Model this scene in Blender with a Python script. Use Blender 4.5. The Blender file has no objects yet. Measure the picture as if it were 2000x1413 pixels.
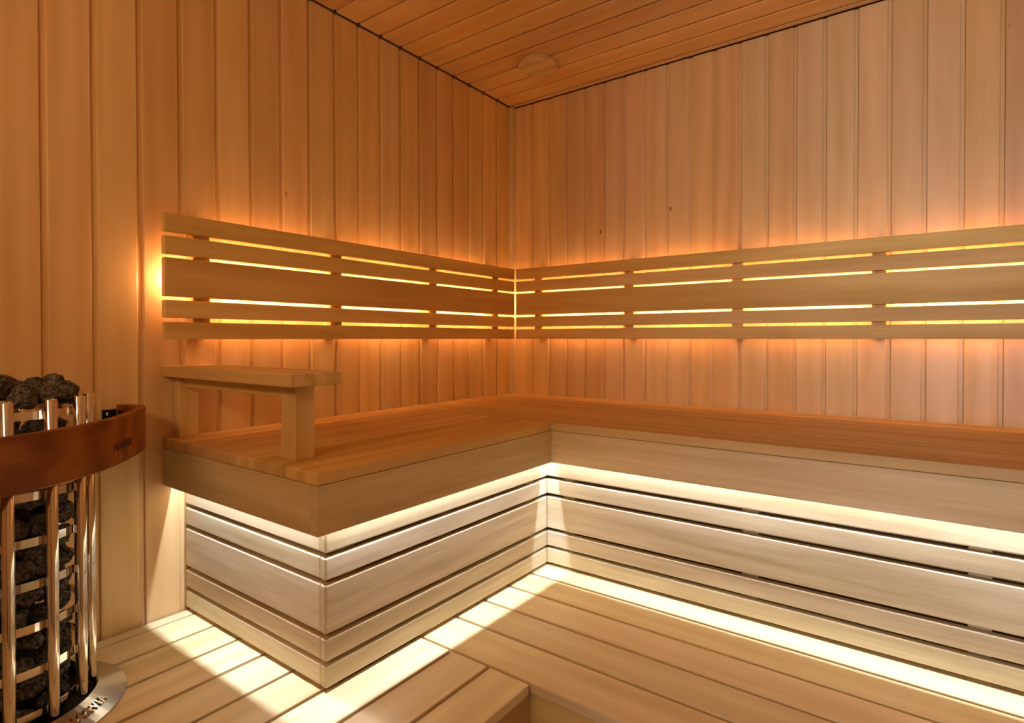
import bpy, bmesh, math, random
from mathutils import Vector, Matrix, noise

random.seed(7)
scene = bpy.context.scene
COL = scene.collection

# ------------------------------------------------------------------ camera
W_PX, H_PX = 2000.0, 1413.0
F_PX, PX, PY = 1101.83, 1062.68, 672.60
YAW, PITCH, ROLL = -0.6073, -0.0100, -0.0004
cam = bpy.data.cameras.new('camera')
cam.sensor_fit = 'HORIZONTAL'; cam.sensor_width = 36.0
cam.lens = F_PX / W_PX * 36.0
cam.shift_x = -(PX - W_PX / 2) / W_PX
cam.shift_y = (PY - H_PX / 2) / W_PX
cam.clip_start = 0.02; cam.clip_end = 50
camo = bpy.data.objects.new('camera', cam); COL.objects.link(camo)
fwd = Vector((math.sin(YAW), math.cos(YAW), 0)); rgt = Vector((math.cos(YAW), -math.sin(YAW), 0)); upv = Vector((0, 0, 1))
f2 = fwd * math.cos(PITCH) + upv * math.sin(PITCH); u2 = upv * math.cos(PITCH) - fwd * math.sin(PITCH)
r3 = rgt * math.cos(ROLL) + u2 * math.sin(ROLL); u3 = u2 * math.cos(ROLL) - rgt * math.sin(ROLL)
M = Matrix.Identity(4)
for i in range(3):
    M[i][0], M[i][1], M[i][2] = r3[i], u3[i], -f2[i]
M[0][3], M[1][3], M[2][3] = 1.6029, -2.0540, 0.7052
camo.matrix_world = M
scene.camera = camo

# ------------------------------------------------------------------ world, view
world = bpy.data.worlds.new('world'); scene.world = world; world.use_nodes = True
world.node_tree.nodes['Background'].inputs[0].default_value = (0.55, 0.62, 0.75, 1)
world.node_tree.nodes['Background'].inputs[1].default_value = 0.05
vs = scene.view_settings
vs.view_transform = 'Standard'; vs.look = 'None'; vs.gamma = 1.0; vs.use_curve_mapping = False
vs.exposure = 0.42

WARM = (1.0, 0.64, 0.33)
NEUTRAL = (0.74, 0.87, 1.0)
COOL = (0.70, 0.85, 1.0)
P_BACK = 9.0     # backrest strips, watt per metre
P_UNDER = 3.4    # strips under the seats, watt per metre
P_ASSUMED_HALL = 66.0     # assumed hall light beyond the assumed glass door

P_FILL = 5.0      # added warm fill on the unseen front wall

def area_light(name, loc, direction, sx, sy, power, color, xdir):
    l = bpy.data.lights.new(name, 'AREA'); l.shape = 'RECTANGLE'; l.size = sx; l.size_y = sy
    l.energy = power; l.color = color
    o = bpy.data.objects.new(name, l); COL.objects.link(o)
    z = -Vector(direction).normalized(); x = Vector(xdir).normalized(); y = z.cross(x)
    m = Matrix.Identity(4)
    for i in range(3):
        m[i][0], m[i][1], m[i][2], m[i][3] = x[i], y[i], z[i], loc[i]
    o.matrix_world = m
    return o

# assumed cool hall light, unseen, added beyond the assumed glass door behind the camera
area_light('assumed_hall_light', (2.35, -5.2, 0.95), (0, 1, 0), 1.3, 1.5, P_ASSUMED_HALL, COOL, (1, 0, 0))

# ------------------------------------------------------------------ materials
def nodes(name):
    m = bpy.data.materials.new(name); m.use_nodes = True
    nt = m.node_tree
    return m, nt, nt.nodes['Principled BSDF']

def wood(name, base, dark, vary=0.16, rough=0.5, grain=1.0, streak=1.0, spec=0.3, hue=0.0, figure=0.35, knots=False):
    """Procedural board wood; the grain runs along the object's own X axis."""
    m, nt, b = nodes(name)
    N, L = nt.nodes, nt.links
    tc = N.new('ShaderNodeTexCoord'); oi = N.new('ShaderNodeObjectInfo')
    off = N.new('ShaderNodeVectorMath'); off.operation = 'SCALE'; off.inputs[0].default_value = (37.0, 91.0, 53.0)
    L.new(oi.outputs['Random'], off.inputs['Scale'])
    add = N.new('ShaderNodeVectorMath'); add.operation = 'ADD'
    L.new(tc.outputs['Object'], add.inputs[0]); L.new(off.outputs[0], add.inputs[1])
    def stretch(v):
        s = N.new('ShaderNodeVectorMath'); s.operation = 'MULTIPLY'; s.inputs[1].default_value = v
        L.new(add.outputs[0], s.inputs[0]); return s.outputs[0]
    fine = N.new('ShaderNodeTexNoise'); fine.inputs['Scale'].default_value = 1.0; fine.inputs['Detail'].default_value = 8.0; fine.inputs['Roughness'].default_value = 0.68
    L.new(stretch((2.6, 62.0, 62.0)), fine.inputs['Vector'])
    broad = N.new('ShaderNodeTexNoise'); broad.inputs['Scale'].default_value = 1.0; broad.inputs['Detail'].default_value = 3.0; broad.inputs['Distortion'].default_value = 0.6
    L.new(stretch((2.2, 17.0, 17.0)), broad.inputs['Vector'])
    cath = N.new('ShaderNodeTexWave'); cath.wave_type = 'BANDS'; cath.bands_direction = 'Y'
    cath.inputs['Scale'].default_value = 1.0; cath.inputs['Distortion'].default_value = 7.0
    cath.inputs['Detail'].default_value = 2.0; cath.inputs['Detail Scale'].default_value = 1.3
    L.new(stretch((0.38, 4.5, 4.5)), cath.inputs['Vector'])
    def math_(op, a, bb):
        n = N.new('ShaderNodeMath'); n.operation = op
        for i, v in enumerate((a, bb)):
            if isinstance(v, (int, float)): n.inputs[i].default_value = v
            else: L.new(v, n.inputs[i])
        return n.outputs[0]
    s1 = math_('MULTIPLY', fine.outputs['Fac'], 0.50 * grain)
    s2 = math_('MULTIPLY', broad.outputs['Fac'], 0.55 * streak)
    s3 = math_('MULTIPLY', cath.outputs['Fac'], figure * 0.5)
    tot = math_('ADD', math_('ADD', s1, s2), s3)
    mr = N.new('ShaderNodeMapRange'); mr.inputs['From Min'].default_value = 0.25 * grain + 0.275 * streak + 0.25 * figure - 0.21
    mr.inputs['From Max'].default_value = 0.25 * grain + 0.275 * streak + 0.25 * figure + 0.21; mr.clamp = True
    L.new(tot, mr.inputs['Value'])
    mix = N.new('ShaderNodeMix'); mix.data_type = 'RGBA'
    mix.inputs['A'].default_value = (*base, 1); mix.inputs['B'].default_value = (*dark, 1)
    L.new(mr.outputs[0], mix.inputs['Factor'])
    # per-board tone
    hsv = N.new('ShaderNodeHueSaturation')
    wn = N.new('ShaderNodeTexWhiteNoise'); wn.noise_dimensions = '1D'
    L.new(math_('MULTIPLY', oi.outputs['Random'], 517.3), wn.inputs['W'])
    sep = N.new('ShaderNodeSeparateColor'); L.new(wn.outputs['Color'], sep.inputs[0])
    L.new(math_('ADD', math_('MULTIPLY', sep.outputs[0], 2 * vary), 1.0 - vary), hsv.inputs['Value'])
    L.new(math_('ADD', math_('MULTIPLY', sep.outputs[1], 0.012), 0.495 + hue), hsv.inputs['Hue'])
    L.new(math_('ADD', math_('MULTIPLY', sep.outputs[2], 0.12), 0.96), hsv.inputs['Saturation'])
    L.new(mix.outputs['Result'], hsv.inputs['Color'])
    colour = hsv.outputs[0]
    if knots:
        vo = N.new('ShaderNodeTexVoronoi'); vo.inputs['Scale'].default_value = 5.0
        L.new(stretch((0.55, 1.0, 1.0)), vo.inputs['Vector'])
        km = N.new('ShaderNodeMapRange'); km.inputs['From Min'].default_value = 0.016; km.inputs['From Max'].default_value = 0.034
        km.inputs['To Min'].default_value = 1.0; km.inputs['To Max'].default_value = 0.0; km.clamp = True
        L.new(vo.outputs['Distance'], km.inputs['Value'])
        kx = N.new('ShaderNodeMix'); kx.data_type = 'RGBA'; kx.inputs['B'].default_value = (0.24, 0.11, 0.04, 1)
        L.new(km.outputs[0], kx.inputs['Factor']); L.new(colour, kx.inputs['A']); colour = kx.outputs['Result']
    L.new(colour, b.inputs['Base Color'])
    rr = math_('ADD', math_('MULTIPLY', broad.outputs['Fac'], 0.25), rough - 0.12)
    L.new(rr, b.inputs['Roughness'])
    b.inputs['Specular IOR Level'].default_value = spec
    bump = N.new('ShaderNodeBump'); bump.inputs['Strength'].default_value = 0.06; bump.inputs['Distance'].default_value = 0.002
    L.new(fine.outputs['Fac'], bump.inputs['Height']); L.new(bump.outputs[0], b.inputs['Normal'])
    return m

MAT = {}
MAT['wall'] = wood('wall_alder', (0.86, 0.60, 0.315), (0.73, 0.46, 0.20), vary=0.08, rough=0.36, spec=0.55, knots=True, grain=0.7, figure=0.3)
MAT['bench'] = wood('bench_abachi', (0.81, 0.635, 0.375), (0.58, 0.415, 0.205), vary=0.07, rough=0.5, grain=1.25)
MAT['seat'] = wood('seat_abachi', (0.75, 0.50, 0.215), (0.57, 0.345, 0.125), vary=0.07, rough=0.5)
MAT['back'] = wood('backrest_abachi', (0.90, 0.645, 0.27), (0.68, 0.435, 0.155), vary=0.09, rough=0.5, figure=0.6)
MAT['slat'] = wood('skirt_abachi', (0.79, 0.655, 0.46), (0.50, 0.37, 0.215), vary=0.10, rough=0.5, grain=1.5)
MAT['deck'] = wood('deck_abachi', (0.83, 0.64, 0.385), (0.68, 0.485, 0.26), vary=0.06, rough=0.5)
MAT['rail'] = wood('guard_rail_wood', (0.34, 0.115, 0.030), (0.20, 0.056, 0.012), vary=0.05, rough=0.42, grain=1.3, figure=0.8)
MAT['endgrain'] = wood('backing_wood', (0.52, 0.35, 0.20), (0.38, 0.24, 0.13), vary=0.06, rough=0.7)

def plain(name, col, rough=0.5, metal=0.0, spec=0.5, emit=None, es=0.0, bump=None):
    m, nt, b = nodes(name)
    b.inputs['Base Color'].default_value = (*col, 1); b.inputs['Roughness'].default_value = rough
    b.inputs['Metallic'].default_value = metal; b.inputs['Specular IOR Level'].default_value = spec
    if emit:
        b.inputs['Emission Color'].default_value = (*emit, 1); b.inputs['Emission Strength'].default_value = es
    if bump:
        N, L = nt.nodes, nt.links
        tc = N.new('ShaderNodeTexCoord'); n = N.new('ShaderNodeTexNoise'); n.inputs['Scale'].default_value = bump[0]
        n.inputs['Detail'].default_value = 6
        L.new(tc.outputs['Object'], n.inputs['Vector'])
        bp = N.new('ShaderNodeBump'); bp.inputs['Strength'].default_value = bump[1]; bp.inputs['Distance'].default_value = 0.004
        L.new(n.outputs['Fac'], bp.inputs['Height']); L.new(bp.outputs[0], b.inputs['Normal'])
    return m

MAT['steel'] = plain('polished_steel', (0.78, 0.76, 0.73), 0.10, 1.0, bump=(3.0, 0.03))
MAT['brushed'] = plain('brushed_steel', (0.46, 0.44, 0.42), 0.22, 1.0)
MAT['blacksteel'] = plain('black_steel', (0.02, 0.018, 0.016), 0.45, 0.6)
MAT['darkcore'] = plain('dark_heater_core', (0.03, 0.028, 0.026), 0.8)
MAT['burnt'] = plain('burnt_lettering', (0.035, 0.012, 0.006), 0.7)
MAT['floor'] = plain('floor_tile', (0.36, 0.25, 0.16), 0.5, bump=(40, 0.05))
MAT['led_warm'] = plain('led_warm_diffuser', (0.9, 0.85, 0.75), 0.5, emit=WARM, es=6.0)
MAT['opal'] = plain('fill_diffuser', (0.9, 0.85, 0.75), 0.5, emit=WARM, es=0.5)  # glowing front of the added fill lamp
MAT['led_neutral'] = plain('led_white_diffuser', (0.9, 0.9, 0.88), 0.5, emit=NEUTRAL, es=6.0)

def stone_mat():
    m, nt, b = nodes('sauna_stone'); N, L = nt.nodes, nt.links
    tc = N.new('ShaderNodeTexCoord'); oi = N.new('ShaderNodeObjectInfo')
    add = N.new('ShaderNodeVectorMath'); add.operation = 'MULTIPLY_ADD'
    add.inputs[1].default_value = (1, 1, 1)
    L.new(tc.outputs['Object'], add.inputs[0]); L.new(oi.outputs['Random'], add.inputs[2])
    n1 = N.new('ShaderNodeTexNoise'); n1.inputs['Scale'].default_value = 4.2; n1.inputs['Detail'].default_value = 5
    n2 = N.new('ShaderNodeTexNoise'); n2.inputs['Scale'].default_value = 1.3; n2.inputs['Detail'].default_value = 3
    L.new(add.outputs[0], n1.inputs['Vector']); L.new(add.outputs[0], n2.inputs['Vector'])
    r = N.new('ShaderNodeValToRGB'); r.color_ramp.elements[0].position = 0.36; r.color_ramp.elements[0].color = (0.06, 0.055, 0.05, 1)
    r.color_ramp.elements[1].position = 0.68; r.color_ramp.elements[1].color = (0.56, 0.52, 0.46, 1)
    L.new(n1.outputs['Fac'], r.inputs[0])
    r2 = N.new('ShaderNodeValToRGB'); r2.color_ramp.elements[0].position = 0.35; r2.color_ramp.elements[0].color = (0.55, 0.52, 0.50, 1)
    r2.color_ramp.elements[1].position = 0.7; r2.color_ramp.elements[1].color = (1, 0.98, 0.93, 1)
    L.new(n2.outputs['Fac'], r2.inputs[0])
    mx = N.new('ShaderNodeMix'); mx.data_type = 'RGBA'; mx.blend_type = 'MULTIPLY'; mx.inputs['Factor'].default_value = 1
    L.new(r.outputs[0], mx.inputs['A']); L.new(r2.outputs[0], mx.inputs['B'])
    L.new(mx.outputs['Result'], b.inputs['Base Color']); b.inputs['Roughness'].default_value = 0.8
    bp = N.new('ShaderNodeBump'); bp.inputs['Strength'].default_value = 0.8; bp.inputs['Distance'].default_value = 0.12
    L.new(n1.outputs['Fac'], bp.inputs['Height']); L.new(bp.outputs[0], b.inputs['Normal'])
    return m
MAT['stone'] = stone_mat()

def glass_mat():
    m, nt, b = nodes('assumed_door_glass'); N, L = nt.nodes, nt.links
    tr = N.new('ShaderNodeBsdfTransparent'); gl = N.new('ShaderNodeBsdfGlossy'); gl.inputs['Roughness'].default_value = 0.02
    fr = N.new('ShaderNodeFresnel'); fr.inputs[0].default_value = 1.45
    mx = N.new('ShaderNodeMixShader'); L.new(fr.outputs[0], mx.inputs[0]); L.new(tr.outputs[0], mx.inputs[1]); L.new(gl.outputs[0], mx.inputs[2])
    L.new(mx.outputs[0], N['Material Output'].inputs['Surface'])
    return m
MAT['glass'] = glass_mat()  # pane of the assumed, unseen door

# ------------------------------------------------------------------ helpers
def tag(o, label=None, cat=None, group=None, kind=None):
    if label: o['label'] = label
    if cat: o['category'] = cat
    if group: o['group'] = group
    if kind: o['kind'] = kind
    return o

def empty(name, loc):
    o = bpy.data.objects.new(name, None); COL.objects.link(o); o.location = loc
    o.empty_display_size = 0.05
    return o

def link(name, me, mat, parent=None):
    o = bpy.data.objects.new(name, me); COL.objects.link(o)
    if mat is not None and len(me.materials) == 0: me.materials.append(mat)
    if parent is not None: o.parent = parent
    return o

def origin(parent):
    return parent.location if parent is not None else Vector((0, 0, 0))

_cache = {}
def box_mesh(l, w, t, bevel, mat, seg=2):
    key = (round(l, 4), round(w, 4), round(t, 4), round(bevel, 4), mat.name, seg)
    if key in _cache: return _cache[key]
    bm = bmesh.new(); bmesh.ops.create_cube(bm, size=1.0)
    bmesh.ops.scale(bm, vec=(l, w, t), verts=bm.verts)
    if bevel > 0:
        bmesh.ops.bevel(bm, geom=bm.edges[:], offset=bevel, segments=seg, profile=0.5, affect='EDGES', clamp_overlap=True)
    me = bpy.data.meshes.new('board'); bm.to_mesh(me); bm.free()
    me.materials.append(mat)
    if bevel > 0 and seg > 1:
        for p in me.polygons: p.use_smooth = False
    _cache[key] = me
    return me

AX = {'x': Matrix(((1, 0, 0), (0, 1, 0), (0, 0, 1))),
      'y': Matrix(((0, -1, 0), (1, 0, 0), (0, 0, 1))),
      'z': Matrix(((0, 0, -1), (0, 1, 0), (1, 0, 0)))}

def box(name, mn, mx, axis, mat, parent=None, bevel=0.0015, seg=1):
    """A box between two corners whose grain runs along the given world axis."""
    d = [mx[i] - mn[i] for i in range(3)]; c = Vector([(mx[i] + mn[i]) / 2 for i in range(3)])
    dims = {'x': (d[0], d[1], d[2]), 'y': (d[1], d[0], d[2]), 'z': (d[2], d[1], d[0])}[axis]
    me = box_mesh(*dims, bevel, MAT[mat], seg)
    o = link(name, me, None, parent)
    m = AX[axis].to_4x4(); m.translation = c - origin(parent); o.matrix_basis = m
    return o

def bm_obj(name, bm, mat, parent=None, smooth=False, loc=None):
    me = bpy.data.meshes.new(name); bm.to_mesh(me); bm.free()
    if smooth:
        for p in me.polygons: p.use_smooth = True
    o = link(name, me, MAT[mat], parent)
    if loc is not None: o.location = Vector(loc) - origin(parent)
    elif parent is not None: o.location = -origin(parent)      # mesh given in world coordinates
    return o

def lathe(bm, profile, seg=48, center=(0, 0), closed=False):
    """profile: list of (r, z); revolved about the vertical through center."""
    rings = []
    for r, z in profile:
        rings.append([bm.verts.new((center[0] + r * math.cos(2 * math.pi * k / seg), center[1] + r * math.sin(2 * math.pi * k / seg), z)) for k in range(seg)])
    n = len(rings)
    for i in range(n if closed else n - 1):
        a, b = rings[i], rings[(i + 1) % n]
        for k in range(seg):
            bm.faces.new((a[k], a[(k + 1) % seg], b[(k + 1) % seg], b[k]))
    return rings

# ------------------------------------------------------------------ dimensions (deck surface is z = 0)
H = 1.7608            # ceiling
FZ = -0.35            # room floor
XR, YF = 2.3, -2.75   # far ends of the room
BD = 0.660            # bench depth
ZS, ZN, ZF = 0.4545, 0.4301, 0.3343
YE = -1.4358          # free end of the left bench
PW = 0.0911           # wall board pitch

# ------------------------------------------------------------------ wall boards
def wall_board_mesh(length, width, tongue=0.011, T=0.015, drop=0.0055, r=0.0028):
    key = ('wb', round(length, 4), round(width, 4))
    if key in _cache: return _cache[key]
    w = width
    f = w - tongue
    gp = 0.0013
    prof = [(0, 0), (0, T - r), (r * 0.3, T - r * 0.3), (r, T), (f - r, T), (f - r * 0.3, T - r * 0.3), (f, T - r), (f, T - drop),
            (w - gp, T - drop), (w - gp, T - drop - 0.005), (w, T - drop - 0.005), (w, 0)]
    bm = bmesh.new()
    A = [bm.verts.new((-length / 2, y - w / 2, z)) for y, z in prof]
    B = [bm.verts.new((length / 2, y - w / 2, z)) for y, z in prof]
    n = len(prof)
    for i in range(n):
        bm.faces.new((A[i], A[(i + 1) % n], B[(i + 1) % n], B[i]))
    bm.faces.new(A); bm.faces.new(B[::-1])
    bmesh.ops.recalc_face_normals(bm, faces=bm.faces)
    me = bpy.data.meshes.new('wall_board'); bm.to_mesh(me); bm.free(); me.materials.append(MAT['wall'])
    _cache[key] = me
    return me

T = 0.015
def place(o, parent, ex, ez, c):
    ex, ez = Vector(ex), Vector(ez); ey = ez.cross(ex)
    m = Matrix.Identity(4)
    for i in range(3):
        m[i][0], m[i][1], m[i][2] = ex[i], ey[i], ez[i]
    m.translation = Vector(c) - origin(parent)
    o.matrix_basis = m

wall_left = tag(box('wall_left', (-0.10, YF - 0.1, FZ), (-T - 0.004, 0.0, H + 0.03), 'z', 'endgrain', None, 0), kind='structure')
wall_back = tag(box('wall_back', (-0.10, T + 0.004, FZ), (XR + 0.1, 0.10, H + 0.03), 'z', 'endgrain', None, 0), kind='structure')
ceiling = tag(box('ceiling', (-0.10, YF - 0.1, H + T + 0.012), (XR + 0.1, 0.1, H + 0.09), 'x', 'endgrain', None, 0), kind='structure')
for w in (wall_left, wall_back, ceiling):
    # put the origin of the setting at the world origin so children use world coordinates
    mw = w.matrix_basis.copy(); w.data = w.data.copy(); w.data.transform(mw); w.matrix_basis = Matrix.Identity(4)

ztop = H - 0.0045
zl = ztop - FZ
# left wall boards: seams at -0.1155 - i*PW, groove toward the camera side
ys = [0.0] + [-0.1150 - i * PW for i in range(30) if -0.1150 - i * PW > YF] + [YF]
for a, b_ in zip(ys[:-1], ys[1:]):
    wdt = a - b_
    o = link('wall_board', wall_board_mesh(zl, wdt), None, wall_left)
    place(o, wall_left, (0, 0, 1), (1, 0, 0), (-T, (a + b_) / 2 - 0.005, (ztop + FZ) / 2))
xs = [0.0] + [0.1150 + i * PW for i in range(40) if 0.1150 + i * PW < XR] + [XR]
for a, b_ in zip(xs[:-1], xs[1:]):
    wdt = b_ - a
    o = link('wall_board', wall_board_mesh(zl, wdt), None, wall_back)
    place(o, wall_back, (0, 0, -1), (0, -1, 0), ((a + b_) / 2 + 0.005, T, (ztop + FZ) / 2))
ys = [-0.024] + [-0.1170 - i * PW for i in range(40) if -0.1170 - i * PW > YF] + [YF]
for a, b_ in zip(ys[:-1], ys[1:]):
    wdt = a - b_
    o = link('ceiling_board', wall_board_mesh(XR - 0.006, wdt), None, ceiling)
    place(o, ceiling, (1, 0, 0), (0, 0, -1), (XR / 2 + 0.003, (a + b_) / 2 - 0.005, H + T))
box('edge_strip', (0.004, -0.0235, H - 0.001), (XR, -0.003, H + 0.014), 'x', 'wall', ceiling, 0.002)
# corner strip between the two walls
tr = tag(box('trim_1', (0.0, -0.030, FZ), (0.021, 0.0, ztop), 'z', 'bench', None, 0.003, 2), kind='structure')

# the remaining shell, behind the camera
floor = tag(box('floor', (-0.1, YF - 0.1, FZ - 0.1), (XR + 0.1, 0.1, FZ), 'x', 'floor', None, 0), kind='structure')
def joined(name, boxes, mat):
    bm = bmesh.new()
    for mn, mx in boxes:
        q = bmesh.ops.create_cube(bm, size=1.0)
        for v in q['verts']:
            v.co = Vector([(mn[i] + mx[i]) / 2 + v.co[i] * (mx[i] - mn[i]) for i in range(3)])
    return tag(bm_obj(name, bm, mat), kind='structure')
DX0, DX1, DZ1 = 1.62, 2.26, 1.66  # opening assumed in the unseen front wall to let the hall light in
joined('wall_right', (((XR, YF, FZ), (XR + 0.1, 0.0, H + 0.01)),), 'wall')
joined('wall_front', (((0.0, YF - 0.1, FZ), (DX0, YF, H + 0.01)), ((DX1, YF - 0.1, FZ), (XR + 0.1, YF, H + 0.01)), ((DX0, YF - 0.1, DZ1), (DX1, YF, H + 0.01))), 'wall')
assumed_door = tag(empty('assumed_door_1', (DX0, YF - 0.05, FZ)), kind='structure')  # assumed glass door, out of view, added for the cool hall light
for mn, mx, ax in (((DX0, YF - 0.09, FZ), (DX0 + 0.03, YF + 0.01, DZ1), 'z'), ((DX1 - 0.03, YF - 0.09, FZ), (DX1, YF + 0.01, DZ1), 'z'), ((DX0 + 0.03, YF - 0.09, DZ1 - 0.03), (DX1 - 0.03, YF + 0.01, DZ1), 'x')):
    box('assumed_door_frame', mn, mx, ax, 'bench', assumed_door, 0.002)
box('pane', (DX0 + 0.032, YF - 0.045, FZ + 0.01), (DX1 - 0.032, YF - 0.037, DZ1 - 0.033), 'z', 'glass', assumed_door, 0)
box('handle', (DX0 + 0.07, YF - 0.034, 0.55), (DX0 + 0.095, YF - 0.004, 0.85), 'z', 'bench', assumed_door, 0.004)

# made-up warm fill lamp behind the camera, added to brighten backrests and walls
lamp = tag(empty('fill_lamp', (0.95, YF, 1.18)), 'long warm fill lamp facing the benches, added out of view', 'lamp')
box('back_plate', (0.45, YF + 0.0005, 1.16), (1.45, YF + 0.015, 1.46), 'x', 'bench', lamp, 0.003)
box('diffuser', (0.47, YF + 0.0155, 1.18), (1.43, YF + 0.055, 1.44), 'x', 'opal', lamp, 0.004)
lo = area_light('lamp', (0.95, YF + 0.0565, 1.31), (0, 1, 0), 0.96, 0.26, P_FILL, WARM, (1, 0, 0))
lo.parent = lamp; lo.matrix_parent_inverse = Matrix.Translation(-lamp.location)

# ------------------------------------------------------------------ raised deck
HC = Vector((0.187, -1.772))     # heater axis
HOLE = 0.150
deck = tag(empty('raised_deck', (0, 0, FZ)), 'pale wooden foot deck of wide gapped planks with a step well', 'deck')
DT = 0.022
def notched_plank(x0, x1, y0, y1, side):
    """plank outline between x0..x1, y0..y1 with the round heater hole cut away"""
    n = 14; pts = []
    def cut(x, s):
        dx = x - HC.x
        return HC.y + s * math.sqrt(max(HOLE * HOLE - dx * dx, 0.0))
    xsn = [x0 + (x1 - x0) * k / n for k in range(n + 1)]
    if side == 'far':   outline = [(x1, y1), (x0, y1)] + [(x, cut(x, 1)) for x in xsn]
    elif side == 'near': outline = [(x0, y0), (x1, y0)] + [(x, cut(x, -1)) for x in reversed(xsn)]
    else:  # notch on the low-x side
        xe = HC.x + HOLE; k = 12
        arc = [(x0 + (xe - x0) * math.sin(math.pi / 2 * i / k)) for i in range(k + 1)]
        outline = [(x0, y0), (x1, y0), (x1, y1), (x0, y1)] + [(x, cut(x, 1)) for x in arc] + [(x, cut(x, -1)) for x in reversed(arc[:-1])]
    bm = bmesh.new()
    cy = (y0 + y1) / 2; cx = (x0 + x1) / 2
    # local X is the world Y direction
    top = [bm.verts.new((y - cy, -(x - cx), 0)) for x, y in outline]
    f = bm.faces.new(top)
    ex = bmesh.ops.extrude_face_region(bm, geom=[f])
    for v in ex['geom']:
        if isinstance(v, bmesh.types.BMVert): v.co.z -= DT
    bmesh.ops.recalc_face_normals(bm, faces=bm.faces)
    me = bpy.data.meshes.new('plank'); bm.to_mesh(me); bm.free(); me.materials.append(MAT['deck'])
    o = link('plank', me, None, deck)
    m = AX['y'].to_4x4(); m.translation = Vector((cx, cy, 0)) - deck.location; o.matrix_basis = m

G = 0.0045
sx = [0.006, 0.0445, 0.1520, 0.2640, 0.3740, 0.4850, 0.5970, 0.7070, 0.8175, 0.9255]
for i in range(9):
    a, b_ = sx[i] + (G if i else 0), sx[i + 1] - (G if i < 8 else 0)
    y1 = -1.345 if i < 6 else -1.1335
    if i in (1, 2):
        notched_plank(a, b_, YF + 0.01, y1, 'far'); notched_plank(a, b_, YF + 0.01, y1, 'near')
    elif i == 3:
        notched_plank(a, b_, YF + 0.01, y1, 'notch')
    else:
        box('plank', (a, YF + 0.01, -DT), (b_, y1, 0), 'y', 'deck', deck, 0.002, 2)
sy = [-0.580, -0.6900, -0.7960, -0.9030, -1.0120, -1.1265]
for i in range(5):
    a, b_ = sy[i + 1] + (G if i < 4 else 0), sy[i] - (G if i else 0)
    box('plank', (0.575, a, -DT), (XR - 0.005, b_, 0), 'x', 'deck', deck, 0.002, 2)
# bearers and risers of the deck
for y in (-0.72, -1.06):
    box('bearer', (0.60, y - 0.02, -DT - 0.06), (XR - 0.01, y + 0.02, -DT - 0.001), 'x', 'endgrain', deck, 0)
for x in (0.02, 0.56, 0.86):
    box('bearer', (x, YF + 0.02, -DT - 0.06), (x + 0.018, -1.40 if x < 0.6 else -1.16, -DT - 0.001), 'y', 'endgrain', deck, 0)
box('riser', (0.900, YF + 0.02, FZ), (0.918, -1.1195, -DT - 0.001), 'y', 'seat', deck, 0.001)
box('riser', (0.9000, -1.119, FZ), (XR - 0.01, -1.101, -DT - 0.001), 'x', 'seat', deck, 0.001)
box('underlay', (0.0, YF + 0.02, -DT - 0.09), (0.895, -1.13, -DT - 0.075), 'y', 'endgrain', deck, 0)
# (opening for the heater is left in the planks only; the tray below it is split around the heater)
deck_tray = [c for c in deck.children if c.name.startswith('underlay')]
for c in deck_tray: bpy.data.objects.remove(c)
box('underlay', (0.40, YF + 0.02, -DT - 0.09), (0.895, -1.13, -DT - 0.075), 'y', 'endgrain', deck, 0)
box('underlay', (0.0, -1.60, -DT - 0.09), (0.398, -1.13, -DT - 0.075), 'x', 'endgrain', deck, 0)
box('underlay', (0.60, -1.098, -DT - 0.09), (XR - 0.01, -0.56, -DT - 0.075), 'x', 'endgrain', deck, 0)

# ------------------------------------------------------------------ benches
PF = 0.0488      # how far the slatted front stands back from the seat edge
pfx = 0.6125; pfy = -0.6105; pye = -1.3875
SLATS = [(0.0085, 0.0535), (0.0615, 0.1070), (0.1165, 0.2145), (0.2235, 0.2690), (0.2775, 0.3980)]
ST = 0.0185
bl = tag(empty('sauna_bench', (0.33, -1.05, 0)), 'short wooden sauna bench against the wall behind the heater, with armrest on it', 'bench')
br = tag(empty('sauna_bench', (1.63, -0.33, 0)), 'long wooden sauna bench along the wall, running past the corner', 'bench')
NB = 6; g = 0.0012
bw = BD / NB
for i in range(NB):
    # the left bench boards butt against the front board of the long bench
    e = -BD - 0.0015
    box('seat_board', (i * bw + (0.003 if i == 0 else g), YE, ZN), ((i + 1) * bw - (0 if i == NB - 1 else g), e, ZS), 'y', 'seat', bl, 0.0022, 2)
    box('seat_board', (0.003, -(i + 1) * bw + (0 if i == NB - 1 else g), ZN), (XR - 0.003, -i * bw - (0.003 if i == 0 else g), ZS), 'x', 'seat', br, 0.0022, 2)
FT = 0.022
box('fascia', (BD - FT, YE, ZF), (BD, -BD + FT * 0 - 0.0005, ZN - 0.0008), 'y', 'bench', bl, 0.001)
box('end_fascia', (0.003, YE, ZF), (BD - FT - 0.0006, YE + FT, ZN - 0.0008), 'x', 'bench', bl, 0.001)
box('fascia', (BD - FT - 0.0, -BD, ZF), (XR - 0.003, -BD + FT, ZN - 0.0008), 'x', 'bench', br, 0.001)
for z0, z1 in SLATS:
    box('skirt_slat', (pfx - ST, pye, z0), (pfx, pfy - 0.003, z1), 'y', 'slat', bl, 0.0035, 3)
    box('skirt_slat', (0.006, pye + 0.0006, z0), (pfx - ST - 0.002, pye + ST, z1), 'x', 'slat', bl, 0.0035, 3)
    box('skirt_slat', (pfx - ST, pfy, z0), (XR - 0.004, pfy + ST, z1), 'x', 'slat', br, 0.0035, 3)
for y in (-1.345, -1.06, -0.70):
    box('stud', (pfx - ST - 0.041, y, 0.001), (pfx - ST - 0.001, y + 0.04, ZN - 0.03), 'z', 'bench', bl, 0.001)
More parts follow.
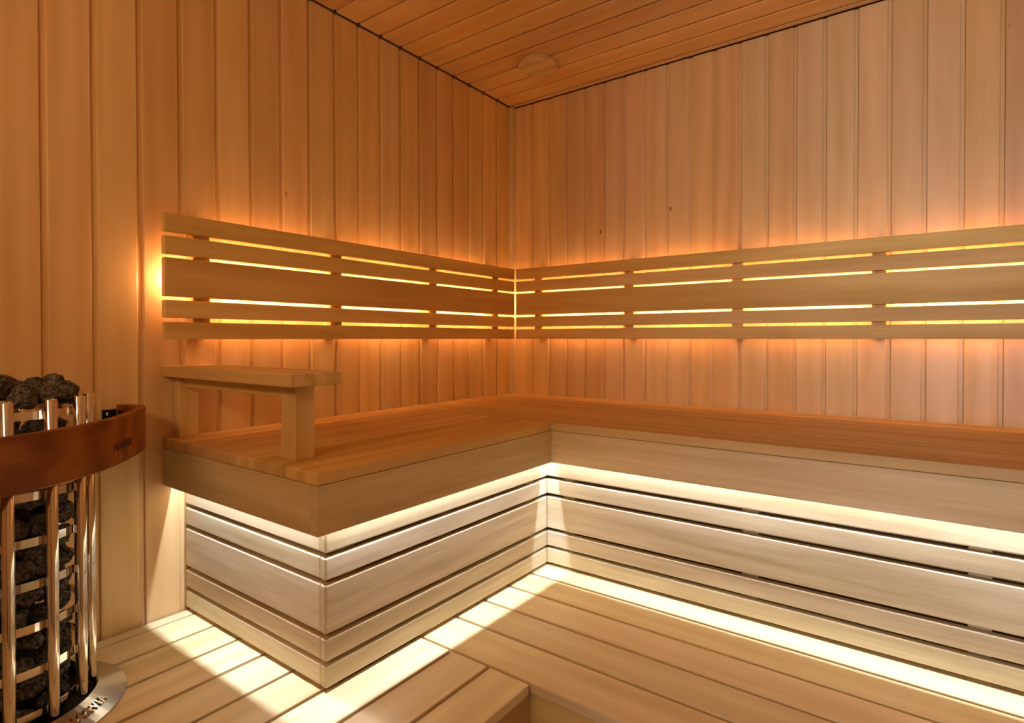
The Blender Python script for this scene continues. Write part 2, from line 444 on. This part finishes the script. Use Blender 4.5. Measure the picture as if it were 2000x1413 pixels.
for x in (0.03, 0.30):
    box('stud', (x, pye + ST + 0.001, 0.001), (x + 0.04, pye + ST + 0.041, ZN - 0.03), 'z', 'bench', bl, 0.001)
for x in (0.66, 1.20, 1.66, 2.15):
    box('stud', (x, pfy + ST + 0.001, 0.001), (x + 0.04, pfy + ST + 0.041, ZN - 0.03), 'z', 'bench', br, 0.001)
for x in (0.10, 0.34, 0.585):
    box('bearer', (x, pye + 0.06, ZN - 0.028), (x + 0.03, -BD - 0.01, ZN - 0.001), 'y', 'endgrain', bl, 0)
for y in (-0.10, -0.34, -0.585):
    box('bearer', (0.01, y - 0.03, ZN - 0.028), (XR - 0.01, y, ZN - 0.001), 'x', 'endgrain', br, 0)
box('backing', (pfx - ST - 0.060, pye + 0.062, 0.001), (pfx - ST - 0.042, -BD - 0.005, 0.395), 'y', 'endgrain', bl, 0)
box('backing', (0.006, pye + ST + 0.045, 0.001), (pfx - ST - 0.062, pye + ST + 0.060, 0.395), 'x', 'endgrain', bl, 0)
box('backing', (pfx - ST - 0.06, pfy + ST + 0.045, 0.001), (XR - 0.01, pfy + ST + 0.060, 0.395), 'x', 'endgrain', br, 0)

# ------------------------------------------------------------------ light strips under the seats
def strip(name, a, b_, facing, mat, label, power, col, width=0.004, group=None, spread=math.radians(125)):
    """LED strip: aluminium channel, diffuser and the lamp that shines out of it."""
    a, b_ = Vector(a), Vector(b_); d = (b_ - a); ln = d.length; ex = d.normalized(); fz = Vector(facing)
    e = empty(name, (a + b_) / 2); tag(e, label, 'light strip', group)
    ax = 'x' if abs(ex.x) > 0.5 else 'y'
    back = -fz
    side = ex.cross(fz)
    def slab(nm, lo, hi, hw, mt):
        c = (a + b_) / 2
        p = [c + ex * s * ln / 2 + fz * t + side * u for s in (-1, 1) for t in (lo, hi) for u in (-hw, hw)]
        mn = [min(v[i] for v in p) for i in range(3)]; mx = [max(v[i] for v in p) for i in range(3)]
        box(nm, mn, mx, ax, mt, e, 0)
    slab('channel', -0.0065, -0.0022, 0.005, 'brushed')
    slab('diffuser', -0.0020, -0.0008, width / 2, mat)
    lo = area_light('lamp', (a + b_) / 2, facing, ln, width, power * ln, col, ex)
    lo.data.spread = spread
    lo.parent = e; lo.matrix_parent_inverse = Matrix.Translation(-e.location)
    return e
ZL = 0.409
OFF = 0.6245
strip('led_strip', (OFF, YE + 0.034, ZL), (OFF, -OFF, ZL), (0, 0, -1), 'led_neutral', 'white light strip under the front edge of the short bench', P_UNDER, NEUTRAL)
strip('led_strip', (0.012, YE + 0.036, ZL), (OFF - 0.012, YE + 0.036, ZL), (0, 0, -1), 'led_neutral', 'white light strip under the free end of the short bench', P_UNDER, NEUTRAL)
strip('led_strip', (OFF + 0.012, -OFF, ZL), (XR - 0.02, -OFF, ZL), (0, 0, -1), 'led_neutral', 'white light strip under the front edge of the long bench', P_UNDER, NEUTRAL)

# ------------------------------------------------------------------ backrests
BR = [(0.9680, 1.0138), (0.9130, 0.9582), (0.8095, 0.9050), (0.7570, 0.8005), (0.7035, 0.7465)]
BX, BT = 0.060, 0.020
kl = tag(empty('backrest', (0.05, -0.75, 0.7035)), 'five-slat wooden backrest above the short bench, ending in the open', 'backrest')
kr = tag(empty('backrest', (1.3, -0.05, 0.7035)), 'five-slat wooden backrest above the long bench', 'backrest')
YB = -1.4517
for z0, z1 in BR:
    box('slat', (BX - BT, YB, z0), (BX, -BX - 0.0035, z1), 'y', 'back', kl, 0.002, 2)
    box('slat', (BX + 0.0035, -BX, z0), (XR - 0.01, -BX + BT, z1), 'x', 'back', kr, 0.002, 2)
for y0, y1 in ((-1.379, -1.338), (-0.980, -0.939), (-0.560, -0.521), (-0.193, -0.154)):
    box('batten', (0.001, y0, 0.7100), (BX - BT - 0.0005, y1, 1.0070), 'z', 'back', kl, 0.001)
for x0, x1 in ((0.152, 0.191), (0.589, 0.628), (1.010, 1.049), (1.438, 1.477), (1.860, 1.899), (2.22, 2.259)):
    box('batten', (x0, -BX + BT + 0.0005, 0.7100), (x1, -0.001, 1.0070), 'z', 'back', kr, 0.001)

ZC = 0.857
def back_strip(axis, segs, label):
    """warm LED strip on the back of the widest slat, interrupted by the battens"""
    e = tag(empty('led_strip', ((BX - BT, (segs[0][0] + segs[-1][1]) / 2, ZC) if axis == 'y' else ((segs[0][0] + segs[-1][1]) / 2, -BX + BT, ZC))), label, 'light strip')
    for s0, s1 in segs:
        if axis == 'y':
            box('tape', (BX - BT - 0.003, s0, ZC - 0.006), (BX - BT - 0.0004, s1, ZC + 0.006), 'y', 'led_warm', e, 0)
            lo = area_light('lamp', (BX - BT - 0.0036, (s0 + s1) / 2, ZC), (-1, 0, 0), s1 - s0, 0.012, P_BACK * (s1 - s0), WARM, (0, 1, 0))
        else:
            box('tape', (s0, -BX + BT + 0.0004, ZC - 0.006), (s1, -BX + BT + 0.003, ZC + 0.006), 'x', 'led_warm', e, 0)
            lo = area_light('lamp', ((s0 + s1) / 2, -BX + BT + 0.0036, ZC), (0, 1, 0), s1 - s0, 0.012, P_BACK * (s1 - s0), WARM, (1, 0, 0))
        lo.parent = e; lo.matrix_parent_inverse = Matrix.Translation(-e.location)
back_strip('y', [(YB + 0.034, -1.381), (-1.336, -0.982), (-0.937, -0.562), (-0.519, -0.195), (-0.152, -0.064)], 'warm light strip behind the backrest of the short bench')
back_strip('x', [(0.064, 0.150), (0.193, 0.587), (0.630, 1.008), (1.051, 1.436), (1.479, 1.858), (1.901, 2.218)], 'warm light strip behind the backrest of the long bench')

# ------------------------------------------------------------------ armrest
ar = tag(empty('armrest', (0.27, -1.385, ZS)), 'wooden armrest on two square posts standing on the bench end', 'armrest')
box('arm_board', (0.002, -1.437, 0.6095), (0.575, -1.322, 0.6365), 'x', 'back', ar, 0.003, 3)
box('post', (0.4790, -1.4010, ZS), (0.5310, -1.3560, 0.6090), 'z', 'back', ar, 0.002, 2)
box('post', (0.0020, -1.4110, ZS), (0.0340, -1.3650, 0.6090), 'z', 'back', ar, 0.002, 2)
box('apron', (0.0345, -1.4000, 0.5830), (0.4785, -1.3820, 0.6090), 'x', 'back', ar, 0.0015)

# ------------------------------------------------------------------ ceiling vent
vent = tag(empty('ceiling_vent', (0.346, -0.284, H)), 'round wooden air vent disc on the plank ceiling', 'vent')
bm = bmesh.new(); lathe(bm, [(0.045, 0.0), (0.069, 0.0), (0.069, -0.009), (0.045, -0.009)], 48, closed=True)
bmesh.ops.recalc_face_normals(bm, faces=bm.faces)
bm_obj('collar', bm, 'wall', vent, loc=(0.346, -0.284, H))
bm = bmesh.new(); rings = lathe(bm, [(0.073, -0.011), (0.0755, -0.013), (0.0755, -0.020), (0.073, -0.0225)], 56)
bm.faces.new(rings[0]); bm.faces.new(rings[-1][::-1]); bmesh.ops.recalc_face_normals(bm, faces=bm.faces)
bm_obj('disc', bm, 'bench', vent, loc=(0.346, -0.284, H))

# ------------------------------------------------------------------ heater
ht = tag(empty('sauna_heater', (HC.x, HC.y, FZ)), 'round electric sauna heater of polished steel tubes set into the deck', 'heater')
bm = bmesh.new(); rings = lathe(bm, [(0.118, FZ), (0.118, 0.003), (0.100, 0.006)], 40)
bm.faces.new(rings[0][::-1]); bm.faces.new(rings[-1]); bmesh.ops.recalc_face_normals(bm, faces=bm.faces)
bm_obj('base', bm, 'blacksteel', ht, smooth=False, loc=(HC.x, HC.y, 0))
bm = bmesh.new(); rings = lathe(bm, [(0.044, 0.007), (0.044, 0.50), (0.03, 0.52)], 24)
bm.faces.new(rings[0][::-1]); bm.faces.new(rings[-1]); bmesh.ops.recalc_face_normals(bm, faces=bm.faces)
bm_obj('element_core', bm, 'darkcore', ht, loc=(HC.x, HC.y, 0))
bm = bmesh.new(); lathe(bm, [(0.1345, 0.024), (0.1375, 0.0255), (0.1835, 0.0035), (0.1835, 0.0005), (0.1345, 0.0005)], 72, closed=True)
bmesh.ops.recalc_face_normals(bm, faces=bm.faces)
flange = tag(bm_obj('flange', bm, 'brushed', ht, smooth=False, loc=(HC.x, HC.y, 0)), 'brushed steel collar around the heater foot')
# tubes
to_cam = math.atan2(-2.054 - HC.y, 1.6029 - HC.x)
RT, rt = 0.1255, 0.0092
bm = bmesh.new()
prof = [(rt * math.sin(a), 0.024 + rt * (1 - math.cos(a))) for a in [math.pi / 2 * k / 5 for k in range(1, 6)]] + [(rt, 0.596), (rt - 0.0012, 0.597), (rt - 0.0016, 0.596), (rt - 0.0016, 0.50)]
rings = lathe(bm, prof, 28)
bm.faces.new(rings[0][::-1]); bm.faces.new(rings[-1]); bmesh.ops.recalc_face_normals(bm, faces=bm.faces)
tube_me = bpy.data.meshes.new('tube'); bm.to_mesh(tube_me); bm.free(); tube_me.materials.append(MAT['steel'])
for p in tube_me.polygons: p.use_smooth = True
NT = 13
for k in range(NT):
    a = to_cam + math.radians(3.0) + 2 * math.pi * k / NT
    o = link('tube', tube_me, None, ht)
    o.location = Vector((HC.x + RT * math.cos(a), HC.y + RT * math.sin(a), 0)) - ht.location
for zc in (0.040, 0.117, 0.195, 0.271, 0.347, 0.428, 0.505, 0.570):
    bm = bmesh.new(); lathe(bm, [(0.1155, zc - 0.0075), (0.1155, zc + 0.0075), (0.1135, zc + 0.0075), (0.1135, zc - 0.0075)], 40, closed=True)
    bmesh.ops.recalc_face_normals(bm, faces=bm.faces)
    bm_obj('band', bm, 'steel', ht, loc=(HC.x, HC.y, 0))

def text_mesh(body, size, extrude, shear=0.0):
    cu = bpy.data.curves.new('lettering', 'FONT'); cu.body = body; cu.size = size; cu.extrude = extrude; cu.shear = shear
    cu.align_x = 'CENTER'; cu.align_y = 'CENTER'; cu.space_character = 1.12; cu.offset = size * 0.018; cu.resolution_u = 3
    o = bpy.data.objects.new('lettering_tmp', cu); COL.objects.link(o)
    bpy.context.view_layer.update()
    me = bpy.data.meshes.new_from_object(o.evaluated_get(bpy.context.evaluated_depsgraph_get()))
    bpy.data.objects.remove(o); bpy.data.curves.remove(cu)
    me.materials.clear()
    return me
# raised letters on the collar: bent round the axis, lying on its slope
me = text_mesh('HARVIA', 0.022, 0.0012)
amid = math.radians(34.0); RL = 0.1600
sl = math.atan2(0.022, 0.046)
for v in me.vertices:
    x, y, z = v.co
    a = amid + x / RL
    r = RL - y * math.cos(sl) + z * math.sin(sl)
    zz = 0.0255 - (RL - y * math.cos(sl) - 0.1375) * math.tan(sl) + 0.0008 + (z + 0.0012) * math.cos(sl)
    v.co = (r * math.cos(a), r * math.sin(a), zz)
me.materials.append(MAT['steel'])
lt = link('lettering', me, None, flange); lt.location = (0, 0, 0)

# ------------------------------------------------------------------ stones in the heater
def stone_mesh(seed):
    rnd = random.Random(seed); bm = bmesh.new(); bmesh.ops.create_icosphere(bm, subdivisions=3, radius=1.0)
    planes = []
    for _ in range(16):
        n = Vector((rnd.gauss(0, 1), rnd.gauss(0, 1), rnd.gauss(0, 1))).normalized(); planes.append((n, rnd.uniform(0.50, 0.84)))
    s = Vector((rnd.uniform(0.95, 1.2), rnd.uniform(0.8, 1.0), rnd.uniform(0.66, 0.86)))
    off = Vector((seed * 3.1, seed * 1.7, 0))
    for v in bm.verts:
        p = v.co.copy()
        for n, d in planes:
            e = p.dot(n) - d
            if e > 0: p -= n * e * 0.98
        p *= 1.0 + 0.09 * noise.noise(p * 2.2 + off) + 0.055 * noise.noise(p * 5.0 + off) + 0.03 * noise.noise(p * 11.0 + off)
        v.co = Vector((p.x * s.x, p.y * s.y, p.z * s.z))
    me = bpy.data.meshes.new('stone'); bm.to_mesh(me); bm.free(); me.materials.append(MAT['stone'])
    return me
STONES = [stone_mesh(s) for s in range(1, 9)]
rs = random.Random(21)
def stone(p, size, label, group):
    o = link('sauna_stone', rs.choice(STONES), None)
    o.location = p; o.scale = (size, size, size)
    o.rotation_euler = (rs.uniform(-0.5, 0.5), rs.uniform(-0.5, 0.5), rs.uniform(0, 6.28))
    tag(o, label, 'stone', group)
layer = 0
BANDS = (0.040, 0.117, 0.195, 0.271, 0.347, 0.428, 0.505, 0.570)
ORD = ('lowest', 'second', 'third', 'fourth', 'fifth', 'sixth', 'seventh', 'topmost')
def level_label(z):
    k = sum(1 for b_ in BANDS if b_ < z)
    if k == 0: return 'rough grey stone behind the heater tubes, level with the lowest steel band'
    if k == 8: return 'rough grey stone behind the heater tube ends, above the topmost steel band'
    return 'rough grey stone behind the heater tubes, between the %s and %s steel bands from below' % (ORD[k - 1], ORD[k])
z = 0.034
while z < 0.560:
    n = 11
    for k in range(n):
        a = 2 * math.pi * (k + 0.5 * (layer % 2)) / n
        d = (a - to_cam + math.pi) % (2 * math.pi) - math.pi
        stone((HC.x + 0.0785 * math.cos(a), HC.y + 0.0785 * math.sin(a), z + rs.uniform(-0.004, 0.004)), rs.uniform(0.0268, 0.0298),
              level_label(z), 'stones inside the heater')
    layer += 1
    z += 0.0415
for dx, dy, dz, sz in ((0.060, 0.054, 0.604, 0.030), (0.083, 0.010, 0.600, 0.031), (0.072, -0.050, 0.602, 0.032), (0.030, 0.088, 0.603, 0.030), (0.010, 0.040, 0.606, 0.034), (0.018, -0.022, 0.610, 0.034),
                       (-0.030, 0.078, 0.610, 0.033), (0.012, -0.080, 0.605, 0.033), (-0.042, 0.010, 0.607, 0.035), (-0.05, -0.06, 0.604, 0.033), (-0.074, 0.044, 0.604, 0.028), (-0.090, -0.010, 0.602, 0.029)):
    stone((HC.x + dx, HC.y + dy, dz), sz, 'dark angular stone heaped on top of the heater', 'stones on top of the heater')

# ------------------------------------------------------------------ wooden guard rail round the heater
outer = [(0.012, -1.5290), (0.030, -1.5120), (0.072, -1.5040), (0.125, -1.5180), (0.170, -1.5420), (0.226, -1.5790), (0.288, -1.6260), (0.338, -1.6800), (0.379, -1.7460), (0.399, -1.7880), (0.408, -1.8300)]
YM = -1.835
outer = outer[:-1] + [(0.410, YM)] + [(x, 2 * YM - y) for x, y in reversed(outer[:-1])]
def catmull(P, n=8):
    res = []
    for i in range(len(P) - 1):
        p0 = Vector(P[max(i - 1, 0)]); p1 = Vector(P[i]); p2 = Vector(P[i + 1]); p3 = Vector(P[min(i + 2, len(P) - 1)])
        for k in range(n):
            t = k / n
            res.append(0.5 * ((2 * p1) + (p2 - p0) * t + (2 * p0 - 5 * p1 + 4 * p2 - p3) * t * t + (3 * p1 - p0 - 3 * p2 + p3) * t ** 3))
    res.append(Vector(P[-1])); return res
path = catmull(outer)
norms = []
for i, p in enumerate(path):
    t = (path[min(i + 1, len(path) - 1)] - path[max(i - 1, 0)]).normalized()
    norms.append(Vector((-t.y, t.x)))         # pointing outward
if norms[30].dot(path[30] - HC) < 0: norms = [-n for n in norms]
RZ0, RZ1, RTH = 0.4560, 0.5500, 0.019
rail = tag(empty('heater_guard_rail', (0.0, YM, RZ0)), 'reddish wooden guard rail bent round the sauna heater', 'guard rail')
arc = [0.0]
for i in range(1, len(path)): arc.append(arc[-1] + (path[i] - path[i - 1]).length)
bm = bmesh.new()
# local X follows the world Y direction so the grain runs round the bend
prev = None; be = 0.002
zc = (RZ0 + RZ1) / 2; hh = (RZ1 - RZ0) / 2
for p, n in zip(path, norms):
    sec = []
    for o_, z_ in ((-be, -hh), (0, -hh + be), (0, hh - be), (-be, hh), (-RTH + be, hh), (-RTH, hh - be), (-RTH, -hh + be), (-RTH + be, -hh)):
        w_ = p + n * o_
        sec.append(bm.verts.new((w_.y - YM, -(w_.x - 0.2), z_)))
    if prev:
        for k in range(8):
            bm.faces.new((prev[k], prev[(k + 1) % 8], sec[(k + 1) % 8], sec[k]))
    else: first = sec
    prev = sec
bm.faces.new(first); bm.faces.new(prev[::-1]); bmesh.ops.recalc_face_normals(bm, faces=bm.faces)
me = bpy.data.meshes.new('band'); bm.to_mesh(me); bm.free(); me.materials.append(MAT['rail'])
band = link('rail_band', me, None, rail)
m = AX['y'].to_4x4(); m.translation = Vector((0.2, YM, zc)) - rail.location; band.matrix_basis = m
# burnt lettering on the outside of the bend
me = text_mesh('HARVIA', 0.0225, 0.0002, shear=0.25)
def along(s):
    for i in range(1, len(arc)):
        if arc[i] >= s:
            t = (s - arc[i - 1]) / (arc[i] - arc[i - 1]); return path[i - 1].lerp(path[i], t), norms[i - 1].lerp(norms[i], t).normalized()
    return path[-1], norms[-1]
# text is read from outside: it runs from the front of the rail towards the wall
s_mid = arc[min(range(len(path)), key=lambda i: (path[i] - Vector((0.262, -1.6055))).length)]
for v in me.vertices:
    x, y, z_ = v.co
    p, n = along(s_mid - x)
    w_ = p + n * (0.0004 + z_)
    v.co = (w_.y - YM, -(w_.x - 0.2), -0.010 + y)
me.materials.append(MAT['burnt'])
lt = link('lettering', me, None, band)
# brackets with screws at both ends
for sgn in (1, -1):
    yb = YM + sgn * (YM * -1 - 1.5480) * 1.0
    y_in = yb
    bk = box('bracket', (0.0005, y_in - 0.014, RZ0 + 0.030), (0.0035, y_in + 0.014, RZ1 - 0.012), 'z', 'blacksteel', rail, 0.0006)
    box('bracket_arm', (0.0036, y_in + sgn * 0.010 - 0.0012, RZ0 + 0.030), (0.050, y_in + sgn * 0.010 + 0.0012, RZ1 - 0.012), 'x', 'blacksteel', rail, 0.0003)
    for zz in (0.505, 0.528):
        bm = bmesh.new(); bmesh.ops.create_uvsphere(bm, u_segments=14, v_segments=8, radius=0.0038)
        for v in bm.verts: v.co.x *= 0.55
        so = bm_obj('screw', bm, 'steel', bk, smooth=True, loc=None)
        so.matrix_basis = bk.matrix_basis.inverted() @ Matrix.Translation(Vector((0.0038, y_in - sgn * 0.004, zz)) - rail.location)
